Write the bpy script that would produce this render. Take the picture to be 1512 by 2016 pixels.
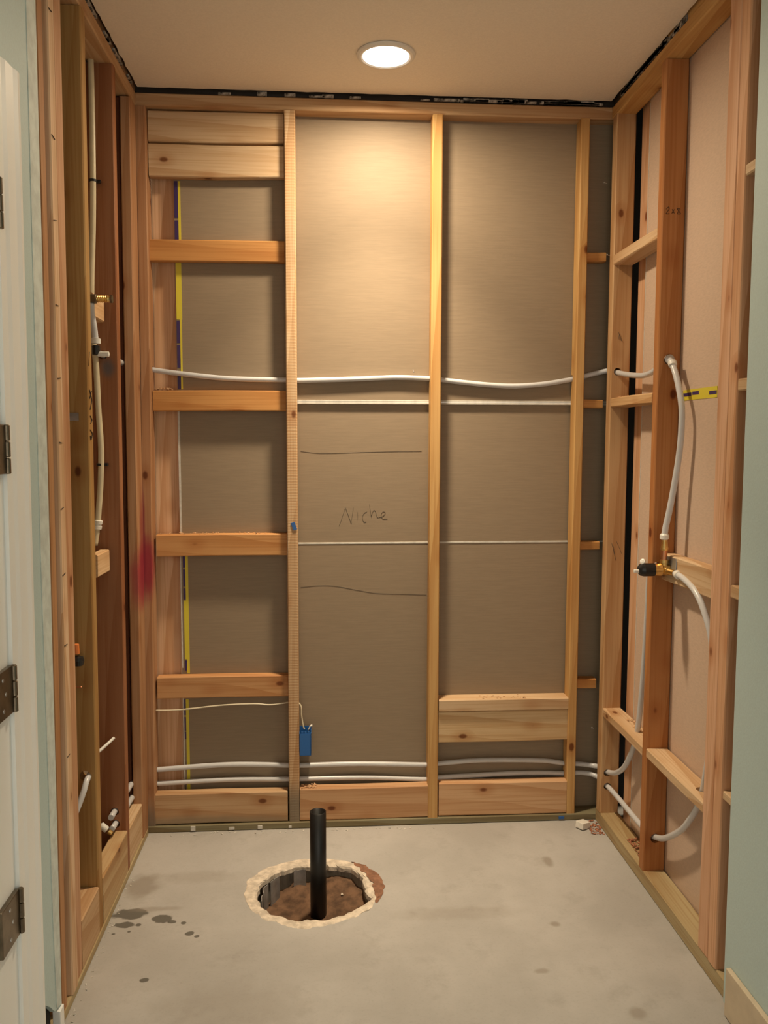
import bpy, bmesh, math, random
from mathutils import Vector, Matrix, noise

random.seed(7)
for o in list(bpy.data.objects):
    bpy.data.objects.remove(o, do_unlink=True)
scene = bpy.context.scene
COL = scene.collection

# ------------------------------------------------------------------ camera, world, exposure
# metres: x to the right along the framed back wall, y into the picture (stud faces at y = 0), z up
W, CEIL = 1.523, 2.420
cam_data = bpy.data.cameras.new('camera')
cam_data.sensor_fit = 'VERTICAL'
cam_data.sensor_height = 24.0
cam_data.lens = 24.0 * 1660.0 / 2016.0
cam_data.clip_start = 0.02
cam = bpy.data.objects.new('camera', cam_data)
COL.objects.link(cam)
yaw, pitch, roll = 0.0708, 0.0872, 0.0014
fwd = Vector((math.sin(yaw) * math.cos(pitch), math.cos(yaw) * math.cos(pitch), -math.sin(pitch)))
rgt = Vector((math.cos(yaw), -math.sin(yaw), 0))
upv = rgt.cross(fwd)
r2 = rgt * math.cos(roll) + upv * math.sin(roll)
u2 = -rgt * math.sin(roll) + upv * math.cos(roll)
m = Matrix((r2, u2, -fwd)).transposed().to_4x4()
m.translation = Vector((0.5818, -2.7916, 1.3296))
cam.matrix_world = m
scene.camera = cam

world = bpy.data.worlds.new('world')
scene.world = world
world.use_nodes = True
bg = world.node_tree.nodes['Background']
bg.inputs[0].default_value = (1.0, 0.89, 0.73, 1)   # light of the rest of the house, behind the camera
bg.inputs[1].default_value = 1.15

scene.view_settings.view_transform = 'Standard'
scene.view_settings.look = 'None'
scene.view_settings.gamma = 1.0
scene.view_settings.use_curve_mapping = False
scene.view_settings.exposure = 0.0

scene.cycles.max_bounces = 5
scene.cycles.use_light_tree = False
scene.cycles.adaptive_threshold = 0.05
scene.cycles.adaptive_min_samples = 16
scene.cycles.caustics_reflective = False
scene.cycles.caustics_refractive = False

LAMP_GLOW, LAMP_BEAM = 12.5, 7.5     # watts of the lamp over the shower
LAMP_COL = (1.0, 0.80, 0.55)


# ------------------------------------------------------------------ materials
def new_mat(name):
    mt = bpy.data.materials.new(name)
    mt.use_nodes = True
    nt = mt.node_tree
    return mt, nt, nt.nodes['Principled BSDF']


def N(nt, kind, **kw):
    n = nt.nodes.new(kind)
    for k, v in kw.items():
        setattr(n, k, v)
    return n


def L(nt, a, b):
    nt.links.new(a, b)


def mixc(nt, blend, fac, a, b):
    n = N(nt, 'ShaderNodeMix', data_type='RGBA', blend_type=blend)
    for sock, v in ((n.inputs[0], fac), (n.inputs[6], a), (n.inputs[7], b)):
        if isinstance(v, (int, float)):
            sock.default_value = v
        elif isinstance(v, tuple):
            sock.default_value = v if len(v) == 4 else (*v, 1)
        else:
            L(nt, v, sock)
    return n.outputs[2]


def math_n(nt, op, a, b=None, c=None, clamp=False):
    n = N(nt, 'ShaderNodeMath', operation=op, use_clamp=clamp)
    for i, v in enumerate((a, b, c)):
        if v is None:
            continue
        if isinstance(v, (int, float)):
            n.inputs[i].default_value = v
        else:
            L(nt, v, n.inputs[i])
    return n.outputs[0]


def maprange(nt, v, a, b, c, d):
    n = N(nt, 'ShaderNodeMapRange')
    n.interpolation_type = 'SMOOTHSTEP'
    L(nt, v, n.inputs[0])
    for i, k in enumerate((a, b, c, d)):
        n.inputs[i + 1].default_value = k
    return n.outputs[0]


def mapping(nt, vec, scale=(1, 1, 1), loc=(0, 0, 0)):
    n = N(nt, 'ShaderNodeMapping')
    L(nt, vec, n.inputs[0])
    n.inputs['Location'].default_value = loc
    n.inputs['Scale'].default_value = scale
    return n.outputs[0]


def noise_n(nt, vec, scale, detail=3, rough=0.5, dist=0.0):
    n = N(nt, 'ShaderNodeTexNoise')
    L(nt, vec, n.inputs['Vector'])
    n.inputs['Scale'].default_value = scale
    n.inputs['Detail'].default_value = detail
    n.inputs['Roughness'].default_value = rough
    n.inputs['Distortion'].default_value = dist
    return n.outputs[0]


NZ = {}


def blot(nt, vec, c, r, warp=0.35, wscale=6.0, soft=0.25):
    """a stain: an ellipsoid with a ragged outline, 1 inside, 0 outside"""
    mp = N(nt, 'ShaderNodeVectorMath', operation='SUBTRACT')
    L(nt, vec, mp.inputs[0])
    mp.inputs[1].default_value = c
    dv = N(nt, 'ShaderNodeVectorMath', operation='DIVIDE')
    L(nt, mp.outputs[0], dv.inputs[0])
    dv.inputs[1].default_value = r
    ln = N(nt, 'ShaderNodeVectorMath', operation='LENGTH')
    L(nt, dv.outputs[0], ln.inputs[0])
    key = (nt.as_pointer(), wscale)
    if key not in NZ:
        NZ[key] = noise_n(nt, vec, wscale, 2)
    nz = NZ[key]
    d = math_n(nt, 'MULTIPLY_ADD', nz, warp * 2, ln.outputs['Value'])
    return maprange(nt, d, 1.0 + warp - soft, 1.0 + warp + soft, 1.0, 0.0)


def wood_mat(name, saw=False, marks=(), grey_end=None):
    """softwood: the grain runs along the object's own x, the board's tint is the object's colour"""
    mt, nt, bs = new_mat(name)
    tc = N(nt, 'ShaderNodeTexCoord')
    oi = N(nt, 'ShaderNodeObjectInfo')
    off = N(nt, 'ShaderNodeVectorMath', operation='MULTIPLY_ADD')
    L(nt, oi.outputs['Random'], off.inputs[0])
    off.inputs[1].default_value = (37.0, 11.0, 23.0)
    L(nt, tc.outputs['Object'], off.inputs[2])
    v = off.outputs[0]
    # growth rings cut lengthwise
    warp = noise_n(nt, mapping(nt, v, (1.1, 9, 9)), 1.0, 1)
    band = N(nt, 'ShaderNodeTexWave', wave_type='BANDS', bands_direction='DIAGONAL', wave_profile='SAW')
    L(nt, mapping(nt, v, (0.10, 1, 1)), band.inputs['Vector'])
    band.inputs['Scale'].default_value = 9.0
    band.inputs['Distortion'].default_value = 3.0
    band.inputs['Detail'].default_value = 1.0
    band.inputs['Detail Scale'].default_value = 1.2
    ringv = math_n(nt, 'MULTIPLY', band.outputs['Fac'], warp)
    fine = noise_n(nt, mapping(nt, v, (3, 160, 160)), 1.0, 1, 0.6)
    patch = noise_n(nt, mapping(nt, v, (1.6, 12, 12)), 1.0, 1)
    tint = oi.outputs['Color']
    dark = mixc(nt, 'MULTIPLY', 1.0, tint, (0.74, 0.60, 0.46))
    c = mixc(nt, 'MIX', maprange(nt, ringv, 0.12, 0.62, 0.0, 0.75), tint, dark)
    c = mixc(nt, 'MIX', maprange(nt, fine, 0.42, 0.72, 0.0, 0.55), c, dark)
    c = mixc(nt, 'MULTIPLY', maprange(nt, patch, 0.5, 0.75, 0.0, 0.55), c, (0.82, 0.70, 0.58))
    # knots
    vo = N(nt, 'ShaderNodeTexVoronoi', feature='F1')
    L(nt, mapping(nt, v, (6.5, 11.0, 11.0)), vo.inputs['Vector'])
    vo.inputs['Scale'].default_value = 1.0
    sep = N(nt, 'ShaderNodeSeparateColor')
    L(nt, vo.outputs['Color'], sep.inputs[0])
    pick = math_n(nt, 'GREATER_THAN', sep.outputs[0], 0.30)
    kd = math_n(nt, 'MULTIPLY_ADD', warp, 0.08, vo.outputs['Distance'])
    knot = math_n(nt, 'MULTIPLY', maprange(nt, kd, 0.10, 0.165, 1.0, 0.0), pick)
    halo = math_n(nt, 'MULTIPLY', maprange(nt, kd, 0.12, 0.42, 0.55, 0.0), pick)
    c = mixc(nt, 'MULTIPLY', halo, c, (0.72, 0.52, 0.36))
    c = mixc(nt, 'MULTIPLY', knot, c, (0.36, 0.22, 0.14))
    bumpv = math_n(nt, 'MULTIPLY_ADD', fine, 0.5, ringv)
    if saw:
        wv = N(nt, 'ShaderNodeTexWave', wave_type='BANDS', bands_direction='X')
        L(nt, mapping(nt, v, (1, 0.15, 0.15)), wv.inputs['Vector'])
        wv.inputs['Scale'].default_value = 34.0
        wv.inputs['Distortion'].default_value = 2.5
        wv.inputs['Detail'].default_value = 1.0
        c = mixc(nt, 'MULTIPLY', math_n(nt, 'MULTIPLY', maprange(nt, wv.outputs['Fac'], 0.2, 0.8, 0.75, 0.0), maprange(nt, patch, 0.35, 0.6, 0.25, 1.0)), c, (0.78, 0.66, 0.54))
        bumpv = math_n(nt, 'MULTIPLY_ADD', wv.outputs['Fac'], 0.25, bumpv)
    if grey_end:
        s = N(nt, 'ShaderNodeSeparateXYZ')
        L(nt, tc.outputs['Object'], s.inputs[0])
        gz = math_n(nt, 'MULTIPLY_ADD', noise_n(nt, v, 9.0, 3), 0.09, s.outputs[0])
        g = maprange(nt, gz, grey_end[0], grey_end[1], 0.8, 0.0)
        c = mixc(nt, 'MIX', g, c, (0.17, 0.15, 0.115))
    for (cen, rad, colr, fac) in marks:
        b = math_n(nt, 'MULTIPLY', blot(nt, tc.outputs['Object'], cen, rad, 0.35, 14.0, 0.5), fac)
        c = mixc(nt, 'MIX', b, c, colr)
    L(nt, c, bs.inputs['Base Color'])
    bs.inputs['Roughness'].default_value = 0.62
    bs.inputs['Specular IOR Level'].default_value = 0.3
    bp = N(nt, 'ShaderNodeBump')
    bp.inputs['Strength'].default_value = 0.25
    bp.inputs['Distance'].default_value = 0.002
    L(nt, bumpv, bp.inputs['Height'])
    L(nt, bp.outputs[0], bs.inputs['Normal'])
    return mt


def plain_mat(name, col, rough=0.5, metal=0.0, nscale=0.0, namt=0.15, bump=0.0, stretch=(1, 1, 1), spec=0.5):
    mt, nt, bs = new_mat(name)
    bs.inputs['Base Color'].default_value = (*col, 1)
    bs.inputs['Roughness'].default_value = rough
    bs.inputs['Metallic'].default_value = metal
    bs.inputs['Specular IOR Level'].default_value = spec
    if nscale:
        tc = N(nt, 'ShaderNodeTexCoord')
        v = mapping(nt, tc.outputs['Object'], stretch)
        nz = noise_n(nt, v, nscale, 4, 0.6)
        lo = tuple(k * (1 - namt) for k in col)
        hi = tuple(min(1, k * (1 + namt)) for k in col)
        c = mixc(nt, 'MIX', maprange(nt, nz, 0.3, 0.7, 0, 1), lo, hi)
        L(nt, c, bs.inputs['Base Color'])
        if bump:
            bp = N(nt, 'ShaderNodeBump')
            bp.inputs['Strength'].default_value = bump
            bp.inputs['Distance'].default_value = 0.003
            L(nt, nz, bp.inputs['Height'])
            L(nt, bp.outputs[0], bs.inputs['Normal'])
    return mt


def emit_mat(name, col, strength):
    mt, nt, bs = new_mat(name)
    bs.inputs['Base Color'].default_value = (0.9, 0.9, 0.88, 1)
    bs.inputs['Emission Color'].default_value = (*col, 1)
    bs.inputs['Emission Strength'].default_value = strength
    mt.cycles.emission_sampling = 'NONE'
    return mt


M = {}
M['wood'] = wood_mat('softwood')
M['wood_sawn'] = wood_mat('softwood_saw_marks', saw=True)
M['paper'] = plain_mat('drywall_paper', (0.29, 0.222, 0.152), 0.62, 0, 60, 0.05, 0.05, (0.25, 1, 4), 0.35)  # darker copy, toned down against the lamp's bright patch on the back wall
M['paper_lit'] = plain_mat('drywall_paper_lit', (0.62, 0.47, 0.365), 0.62, 0, 60, 0.05, 0.05, (0.25, 1, 4), 0.35)  # same paper made lighter, standing for the stronger light on the right wall
M['gypsum'] = plain_mat('gypsum_white', (0.62, 0.60, 0.55), 0.8, 0, 40, 0.12)
M['teal'] = plain_mat('sage_teal_paint', (0.52, 0.66, 0.67), 0.55, 0, 220, 0.03, 0.12)
M['mud'] = plain_mat('pale_primer', (0.62, 0.70, 0.68), 0.6, 0, 30, 0.12)
M['ceil'] = plain_mat('ceiling_paint', (0.84, 0.76, 0.65), 0.6, 0, 170, 0.03, 0.2)
M['white_trim'] = plain_mat('white_trim_paint', (0.93, 0.95, 0.94), 0.4, 0, 3, 0.04, 0, (1, 1, 0.2))
M['board_tan'] = plain_mat('raw_board', (0.62, 0.52, 0.38), 0.6, 0, 20, 0.06)
M['dark'] = plain_mat('dark_void', (0.012, 0.010, 0.008), 0.9)  # near-black that stands in for the shade inside hollow places
M['residue'] = plain_mat('torn_paper_residue', (0.25, 0.23, 0.21), 0.9, 0, 70, 1.0, 0.3)
M['pex'] = plain_mat('white_pex', (0.62, 0.63, 0.65), 0.28, 0, 14, 0.04)
M['pex_old'] = plain_mat('ivory_polybutylene', (0.66, 0.58, 0.40), 0.35, 0, 14, 0.06)
M['white_plastic'] = plain_mat('white_plastic', (0.80, 0.79, 0.74), 0.4)
M['brass'] = plain_mat('brass', (0.78, 0.53, 0.20), 0.28, 1.0, 60, 0.15)
M['copper'] = plain_mat('copper', (0.65, 0.30, 0.16), 0.32, 1.0)
M['black_plastic'] = plain_mat('black_plastic', (0.012, 0.012, 0.013), 0.3)
M['abs'] = plain_mat('black_abs', (0.005, 0.005, 0.0055), 0.38)
M['blue_box'] = plain_mat('blue_plastic', (0.02, 0.13, 0.42), 0.45)
M['blue_tape'] = plain_mat('blue_tape', (0.03, 0.12, 0.38), 0.6)
M['yellow'] = plain_mat('yellow_tape', (0.72, 0.62, 0.05), 0.5)
M['purple'] = plain_mat('purple_print', (0.045, 0.022, 0.12), 0.5)
M['graphite'] = plain_mat('pencil', (0.11, 0.088, 0.066), 0.6)
M['ink'] = plain_mat('marker_ink', (0.02, 0.015, 0.012), 0.6)
M['hinge'] = plain_mat('aged_bronze', (0.20, 0.165, 0.12), 0.32, 0.9, 25, 0.25)
M['steel'] = plain_mat('galvanised_steel', (0.42, 0.42, 0.42), 0.4, 0.8, 12, 0.3)
M['liner'] = plain_mat('dull_zinc', (0.36, 0.36, 0.36), 0.45, 0.2, 14, 0.3)
M['chip'] = plain_mat('wood_chips', (0.58, 0.36, 0.20), 0.8, 0, 60, 0.3)
M['red_chip'] = plain_mat('red_wood_chips', (0.42, 0.17, 0.09), 0.8, 0, 60, 0.3)
M['foam'] = plain_mat('white_foam', (0.80, 0.77, 0.70), 0.8, 0, 80, 0.06, 0.2)
M['orange'] = plain_mat('orange_plastic', (0.75, 0.22, 0.05), 0.5)
M['soil'] = plain_mat('brown_soil', (0.135, 0.075, 0.042), 0.95, 0, 26, 0.45, 0.7)
M['rim'] = plain_mat('chipped_cement', (0.66, 0.58, 0.48), 0.9, 0, 40, 0.22, 0.6)
M['pit'] = plain_mat('cut_concrete', (0.20, 0.18, 0.15), 0.8, 0, 12, 0.5, 0.5, (1, 1, 0.3))
M['rust_dust'] = plain_mat('rust_red_dust', (0.25, 0.125, 0.075), 0.95, 0, 60, 0.25, 0.3)
M['lens_shower'] = emit_mat('lit_lens_shower', (1.0, 0.9, 0.75), 6.0)
M['trim_metal'] = plain_mat('white_lamp_trim', (0.82, 0.79, 0.74), 0.45)


def concrete_mat():
    mt, nt, bs = new_mat('concrete_slab')
    tc = N(nt, 'ShaderNodeTexCoord')
    v = tc.outputs['Object']
    big = noise_n(nt, v, 2.2, 5, 0.6)
    mid = noise_n(nt, v, 9.0, 5, 0.65)
    fine = noise_n(nt, v, 130.0, 3, 0.6)
    c = mixc(nt, 'MIX', maprange(nt, big, 0.35, 0.68, 0, 1), (0.385, 0.372, 0.352), (0.475, 0.462, 0.442))
    c = mixc(nt, 'MULTIPLY', maprange(nt, mid, 0.52, 0.75, 0, 0.5), c, (0.72, 0.70, 0.68))
    c = mixc(nt, 'MULTIPLY', maprange(nt, fine, 0.5, 0.75, 0, 0.35), c, (0.8, 0.79, 0.78))
    oil = (0.075, 0.068, 0.052)
    for cx, cy, rx, ry in ((0.033, -0.490, 0.046, 0.026), (0.030, -0.544, 0.026, 0.014), (0.126, -0.521, 0.026, 0.020),
                           (0.157, -0.537, 0.011, 0.008), (0.068, -0.546, 0.008, 0.007), (0.214, -0.597, 0.012, 0.010),
                           (0.235, -0.611, 0.007, 0.006), (0.134, -0.787, 0.011, 0.009), (0.190, -0.545, 0.007, 0.007),
                           (0.049, -0.577, 0.005, 0.004), (0.010, -0.585, 0.005, 0.004)):
        c = mixc(nt, 'MIX', math_n(nt, 'MULTIPLY', blot(nt, v, (cx, cy, 0), (rx, ry, 1), 0.55, 38.0, 0.16), 0.85), c, oil)
    smear = (0.26, 0.225, 0.185)
    for cx, cy, rx, ry, f in ((0.035, -0.345, 0.045, 0.06, 0.7), (0.10, -0.47, 0.07, 0.012, 0.5), (0.20, -0.30, 0.12, 0.03, 0.3),
                              (1.28, -0.28, 0.014, 0.03, 0.7), (1.21, -0.62, 0.014, 0.012, 0.7), (1.12, -0.82, 0.018, 0.010, 0.6),
                              (0.95, -0.55, 0.16, 0.03, 0.30), (0.36, -0.92, 0.16, 0.10, 0.25), (1.30, -0.99, 0.02, 0.02, 0.6)):
        c = mixc(nt, 'MIX', math_n(nt, 'MULTIPLY', blot(nt, v, (cx, cy, 0), (rx, ry, 1), 0.6, 22.0, 0.5), f), c, smear)
    L(nt, c, bs.inputs['Base Color'])
    bs.inputs['Roughness'].default_value = 0.72
    bp = N(nt, 'ShaderNodeBump')
    bp.inputs['Strength'].default_value = 0.18
    bp.inputs['Distance'].default_value = 0.002
    L(nt, math_n(nt, 'MULTIPLY_ADD', fine, 0.4, mid), bp.inputs['Height'])
    L(nt, bp.outputs[0], bs.inputs['Normal'])
    return mt


M['concrete'] = concrete_mat()


# ------------------------------------------------------------------ mesh helpers
def link(name, mesh, mat, parent=None, color=None):
    o = bpy.data.objects.new(name, mesh)
    COL.objects.link(o)
    if mat is not None:
        mesh.materials.append(M[mat] if isinstance(mat, str) else mat)
    if color:
        o.color = (*color, 1)
    if parent is not None:
        o.parent = parent
        pm = Matrix.Identity(4)
        q = parent
        chain = []
        while q is not None:
            chain.append(q)
            q = q.parent
        for q in reversed(chain):
            pm = pm @ q.matrix_parent_inverse @ q.matrix_basis
        o.matrix_parent_inverse = pm.inverted()
    return o


def mesh_from(name, verts, faces, smooth=False):
    me = bpy.data.meshes.new(name)
    me.from_pydata([tuple(v) for v in verts], [], faces)
    me.validate()
    bm = bmesh.new()
    bm.from_mesh(me)
    bmesh.ops.recalc_face_normals(bm, faces=bm.faces)
    bm.to_mesh(me)
    bm.free()
    if smooth:
        for p in me.polygons:
            p.use_smooth = True
    return me


def tag(o, label, cat, group=None, kind=None):
    o['label'] = label
    o['category'] = cat
    if group:
        o['group'] = group
    if kind:
        o['kind'] = kind
    return o


def empty(name, loc):
    o = bpy.data.objects.new(name, None)
    o.location = loc
    o.empty_display_size = 0.05
    COL.objects.link(o)
    return o


def lean_left(v):
    return Vector((v.x - 0.0167 * (1 - v.z / 2.42), v.y, v.z))


ROT = {'x': Matrix.Identity(3),
       'y': Matrix(((0, -1, 0), (1, 0, 0), (0, 0, 1))),
       'z': Matrix(((0, 0, -1), (0, 1, 0), (1, 0, 0)))}


def beam(name, parent, lo, hi, axis, color, mat='wood', ch=0.003, bow=0.0012, lean=None, wane=None):
    """a sawn board between two corners; its grain runs along axis"""
    lo, hi = Vector(lo), Vector(hi)
    a = 'xyz'.index(axis)
    b, c = [i for i in range(3) if i != a]
    length = hi[a] - lo[a]
    n = max(2, int(length / 0.16) + 1)
    ph = random.uniform(0, 50)
    prof = [(0, 0, 1, 0), (1, 0, -1, 0), (1, 0, 0, 1), (1, 1, 0, -1), (1, 1, -1, 0), (0, 1, 1, 0), (0, 1, 0, -1), (0, 0, 0, 1)]
    verts, faces = [], []
    for i in range(n):
        t = i / (n - 1)
        wob = [bow * math.sin(3.1 * t + ph), bow * math.sin(4.3 * t + ph * 1.7)]
        for (pb, pc, sb, sc) in prof:
            v = Vector((0, 0, 0))
            v[a] = lo[a] + t * length
            v[b] = (hi[b] if pb else lo[b]) + sb * ch + wob[0]
            v[c] = (hi[c] if pc else lo[c]) + sc * ch + wob[1]
            if wane:
                v = wane(v, t)
            if lean:
                v = lean(v)
            verts.append(v)
    for i in range(n - 1):
        for j in range(8):
            k = (j + 1) % 8
            faces.append((i * 8 + j, i * 8 + k, (i + 1) * 8 + k, (i + 1) * 8 + j))
    faces.append(tuple(range(8)))
    faces.append(tuple(range((n - 1) * 8, n * 8)))
    cen = (lo + hi) / 2
    if lean:
        cen = lean(cen)
    R = ROT[axis]
    Ri = R.transposed()
    me = mesh_from(name, [Ri @ (v - cen) for v in verts], faces)
    o = link(name, me, mat, parent, color)
    mw = R.to_4x4()
    mw.translation = cen
    o.matrix_basis = mw
    return o


def box(name, parent, lo, hi, mat, ch=0.0, color=None):
    lo, hi = Vector(lo), Vector(hi)
    cen = (lo + hi) / 2
    bm = bmesh.new()
    bmesh.ops.create_cube(bm, size=1.0)
    d = hi - lo
    for v in bm.verts:
        v.co = Vector((v.co.x * d.x, v.co.y * d.y, v.co.z * d.z))
    if ch:
        bmesh.ops.bevel(bm, geom=list(bm.edges), offset=ch, segments=2, affect='EDGES', profile=0.6)
    me = bpy.data.meshes.new(name)
    bm.to_mesh(me)
    bm.free()
    o = link(name, me, mat, parent, color)
    o.matrix_basis = Matrix.Translation(cen)
    return o


def smooth_path(pts, sub=8):
    pts = [Vector(p) for p in pts]
    if len(pts) < 3:
        return pts
    out = []
    P = [pts[0] * 2 - pts[1]] + pts + [pts[-1] * 2 - pts[-2]]
    for i in range(1, len(P) - 2):
        p0, p1, p2, p3 = P[i - 1], P[i], P[i + 1], P[i + 2]
        for k in range(sub):
            t = k / sub
            out.append(0.5 * ((2 * p1) + (p2 - p0) * t + (2 * p0 - 5 * p1 + 4 * p2 - p3) * t * t + (3 * p1 - p0 - 3 * p2 + p3) * t ** 3))
    out.append(pts[-1])
    return out


def tube_mesh(name, path, rad, seg=12, hollow=0.0, flat=1.0):
    """sweep a circle along a path; rad may be a number or a list"""
    n = len(path)
    rads = rad if isinstance(rad, list) else [rad] * n
    verts, faces = [], []
    t0 = (path[1] - path[0]).normalized()
    ref = Vector((0, 0, 1)) if abs(t0.z) < 0.9 else Vector((1, 0, 0))
    nrm = t0.cross(ref).normalized()
    frames = []
    for i in range(n):
        t = (path[min(i + 1, n - 1)] - path[max(i - 1, 0)]).normalized()
        nrm = (nrm - t * nrm.dot(t)).normalized()
        frames.append((nrm.copy(), t.cross(nrm)))
    for i in range(n):
        a, b = frames[i]
        for k in range(seg):
            th = 2 * math.pi * k / seg
            verts.append(path[i] + a * (math.cos(th) * rads[i]) + b * (math.sin(th) * rads[i] * flat))
    for i in range(n - 1):
        for k in range(seg):
            q = (k + 1) % seg
            faces.append((i * seg + k, i * seg + q, (i + 1) * seg + q, (i + 1) * seg + k))
    if not hollow:
        faces.append(tuple(range(seg)))
        faces.append(tuple(range((n - 1) * seg, n * seg)))
    else:
        base = len(verts)
        for i in (0, n - 1):
            a, b = frames[i]
            for k in range(seg):
                th = 2 * math.pi * k / seg
                verts.append(path[i] + a * (math.cos(th) * hollow) + b * (math.sin(th) * hollow))
        for k in range(seg):
            q = (k + 1) % seg
            faces.append((k, q, base + q, base + k))
            faces.append(((n - 1) * seg + k, (n - 1) * seg + q, base + seg + q, base + seg + k))
            faces.append((base + k, base + q, base + seg + q, base + seg + k))
    me = mesh_from(name, verts, faces)
    for p in me.polygons:
        p.use_smooth = len(p.vertices) == 4
    return me


def tube(name, pts, rad, mat, parent=None, seg=12, sub=8, hollow=0.0, flat=1.0, smooth=True):
    path = smooth_path(pts, sub) if smooth else [Vector(p) for p in pts]
    org = path[0].copy()
    me = tube_mesh(name, [p - org for p in path], rad, seg, hollow, flat)
    o = link(name, me, mat, parent)
    o.matrix_basis = Matrix.Translation(org)
    return o


def lathe(name, prof, origin, axis, mat, parent=None, seg=24):
    """turn a profile of (distance along axis, radius)"""
    ax = Vector(axis).normalized()
    ref = Vector((0, 0, 1)) if abs(ax.z) < 0.9 else Vector((1, 0, 0))
    a = ax.cross(ref).normalized()
    b = ax.cross(a)
    verts, faces = [], []
    for (d, r) in prof:
        for k in range(seg):
            th = 2 * math.pi * k / seg
            verts.append(ax * d + a * (math.cos(th) * r) + b * (math.sin(th) * r))
    n = len(prof)
    for i in range(n - 1):
        for k in range(seg):
            q = (k + 1) % seg
            faces.append((i * seg + k, i * seg + q, (i + 1) * seg + q, (i + 1) * seg + k))
    faces.append(tuple(range(seg)))
    faces.append(tuple(range((n - 1) * seg, n * seg)))
    me = mesh_from(name, verts, faces)
    o = link(name, me, mat, parent)
    o.matrix_basis = Matrix.Translation(Vector(origin))
    return o


def drill(board, spots, r=0.0125):
    """bore real holes: spots are (point, axis)"""
    bm = bmesh.new()
    for (p, axis) in spots:
        mt = Matrix.Translation(Vector(p))
        if axis == 'x':
            mt = mt @ Matrix.Rotation(math.pi / 2, 4, 'Y')
        elif axis == 'y':
            mt = mt @ Matrix.Rotation(math.pi / 2, 4, 'X')
        bmesh.ops.create_cone(bm, cap_ends=True, segments=20, radius1=r, radius2=r, depth=0.22, matrix=mt)
    me = bpy.data.meshes.new('bore')
    bm.to_mesh(me)
    bm.free()
    cut = bpy.data.objects.new('bore', me)
    COL.objects.link(cut)
    md = board.modifiers.new('bore', 'BOOLEAN')
    md.object = cut
    md.operation = 'DIFFERENCE'
    md.solver = 'EXACT'
    bpy.context.view_layer.update()
    dg = bpy.context.evaluated_depsgraph_get()
    new = bpy.data.meshes.new_from_object(board.evaluated_get(dg))
    board.modifiers.clear()
    board.data = new
    bpy.data.objects.remove(cut, do_unlink=True)


# tints (what the timber itself looks like)
PALE = (0.66, 0.48, 0.30)
TAN = (0.56, 0.37, 0.21)
PINK = (0.60, 0.36, 0.22)
ORANGE = (0.60, 0.30, 0.10)
GOLD = (0.62, 0.38, 0.15)
BROWN = (0.46, 0.26, 0.14)
RED = (0.36, 0.15, 0.07)
TREATED = (0.24, 0.215, 0.13)
OLIVE = (0.46, 0.37, 0.21)

# ================================================================== setting: floor with the cut hole
HC = Vector((0.545, -0.405, 0))
OUT = [(0.341, -0.407), (0.361, -0.292), (0.451, -0.227), (0.546, -0.211), (0.658, -0.241), (0.728, -0.333), (0.736, -0.448),
       (0.715, -0.500), (0.663, -0.548), (0.592, -0.585), (0.509, -0.593), (0.424, -0.549), (0.362, -0.476)]
INN = [(0.381, -0.410), (0.395, -0.339), (0.453, -0.277), (0.531, -0.254), (0.594, -0.259), (0.657, -0.282), (0.679, -0.314),
       (0.692, -0.389), (0.698, -0.425), (0.716, -0.457), (0.690, -0.482), (0.650, -0.521), (0.578, -0.549), (0.508, -0.549),
       (0.436, -0.519), (0.397, -0.465)]


def radial(pts):
    pol = sorted((math.atan2(y - HC.y, x - HC.x), math.hypot(x - HC.x, y - HC.y)) for x, y in pts)

    def f(th):
        ext = [(a - 2 * math.pi, r) for a, r in pol] + pol + [(a + 2 * math.pi, r) for a, r in pol]
        for (a0, r0), (a1, r1) in zip(ext, ext[1:]):
            if a0 <= th <= a1:
                t = (th - a0) / max(1e-9, a1 - a0)
                return r0 + (r1 - r0) * (t * t * (3 - 2 * t) * 0.5 + t * 0.5)
        return pol[0][1]
    return f


r_in, r_out = radial(INN), radial(OUT)
NA = 120
FX0, FX1, FY0, FY1 = -0.12, 1.70, -3.6, 0.12
angs = [-math.pi + 2 * math.pi * i / NA for i in range(NA)]
corner_angs = [math.atan2(y - HC.y, x - HC.x) for x in (FX0, FX1) for y in (FY0, FY1)]
for ca in corner_angs:
    i = min(range(NA), key=lambda k: abs(angs[k] - ca))
    angs[i] = ca


def rim_pt(th, k, z=0.0):
    """k = 0 at the hole's edge, 1 at the rim's outer edge"""
    r = r_in(th) * (1 - k) + r_out(th) * k
    jit = noise.noise(Vector((math.cos(th) * 5, math.sin(th) * 5, k * 3))) * 0.010 + noise.noise(Vector((math.cos(th) * 14, math.sin(th) * 14, k * 5))) * 0.005
    r += jit
    return Vector((HC.x + math.cos(th) * r, HC.y + math.sin(th) * r, z))


verts, faces = [], []
for th in angs:
    verts.append(rim_pt(th, 0.55))
for th in angs:
    c, s = math.cos(th), math.sin(th)
    tx = ((FX1 if c > 0 else FX0) - HC.x) / c if abs(c) > 1e-9 else 1e9
    ty = ((FY1 if s > 0 else FY0) - HC.y) / s if abs(s) > 1e-9 else 1e9
    t = min(tx, ty)
    verts.append(Vector((HC.x + c * t, HC.y + s * t, 0)))
for th in angs:
    verts.append(rim_pt(th, 0.55, -0.02))
for i in range(NA):
    j = (i + 1) % NA
    faces.append((i, j, NA + j, NA + i))
    faces.append((i, j, 2 * NA + j, 2 * NA + i))
fl = link('floor', mesh_from('floor', verts, faces), 'concrete')
tag(fl, 'bare grey concrete floor slab with dark oil stains', 'floor', kind='structure')

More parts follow.
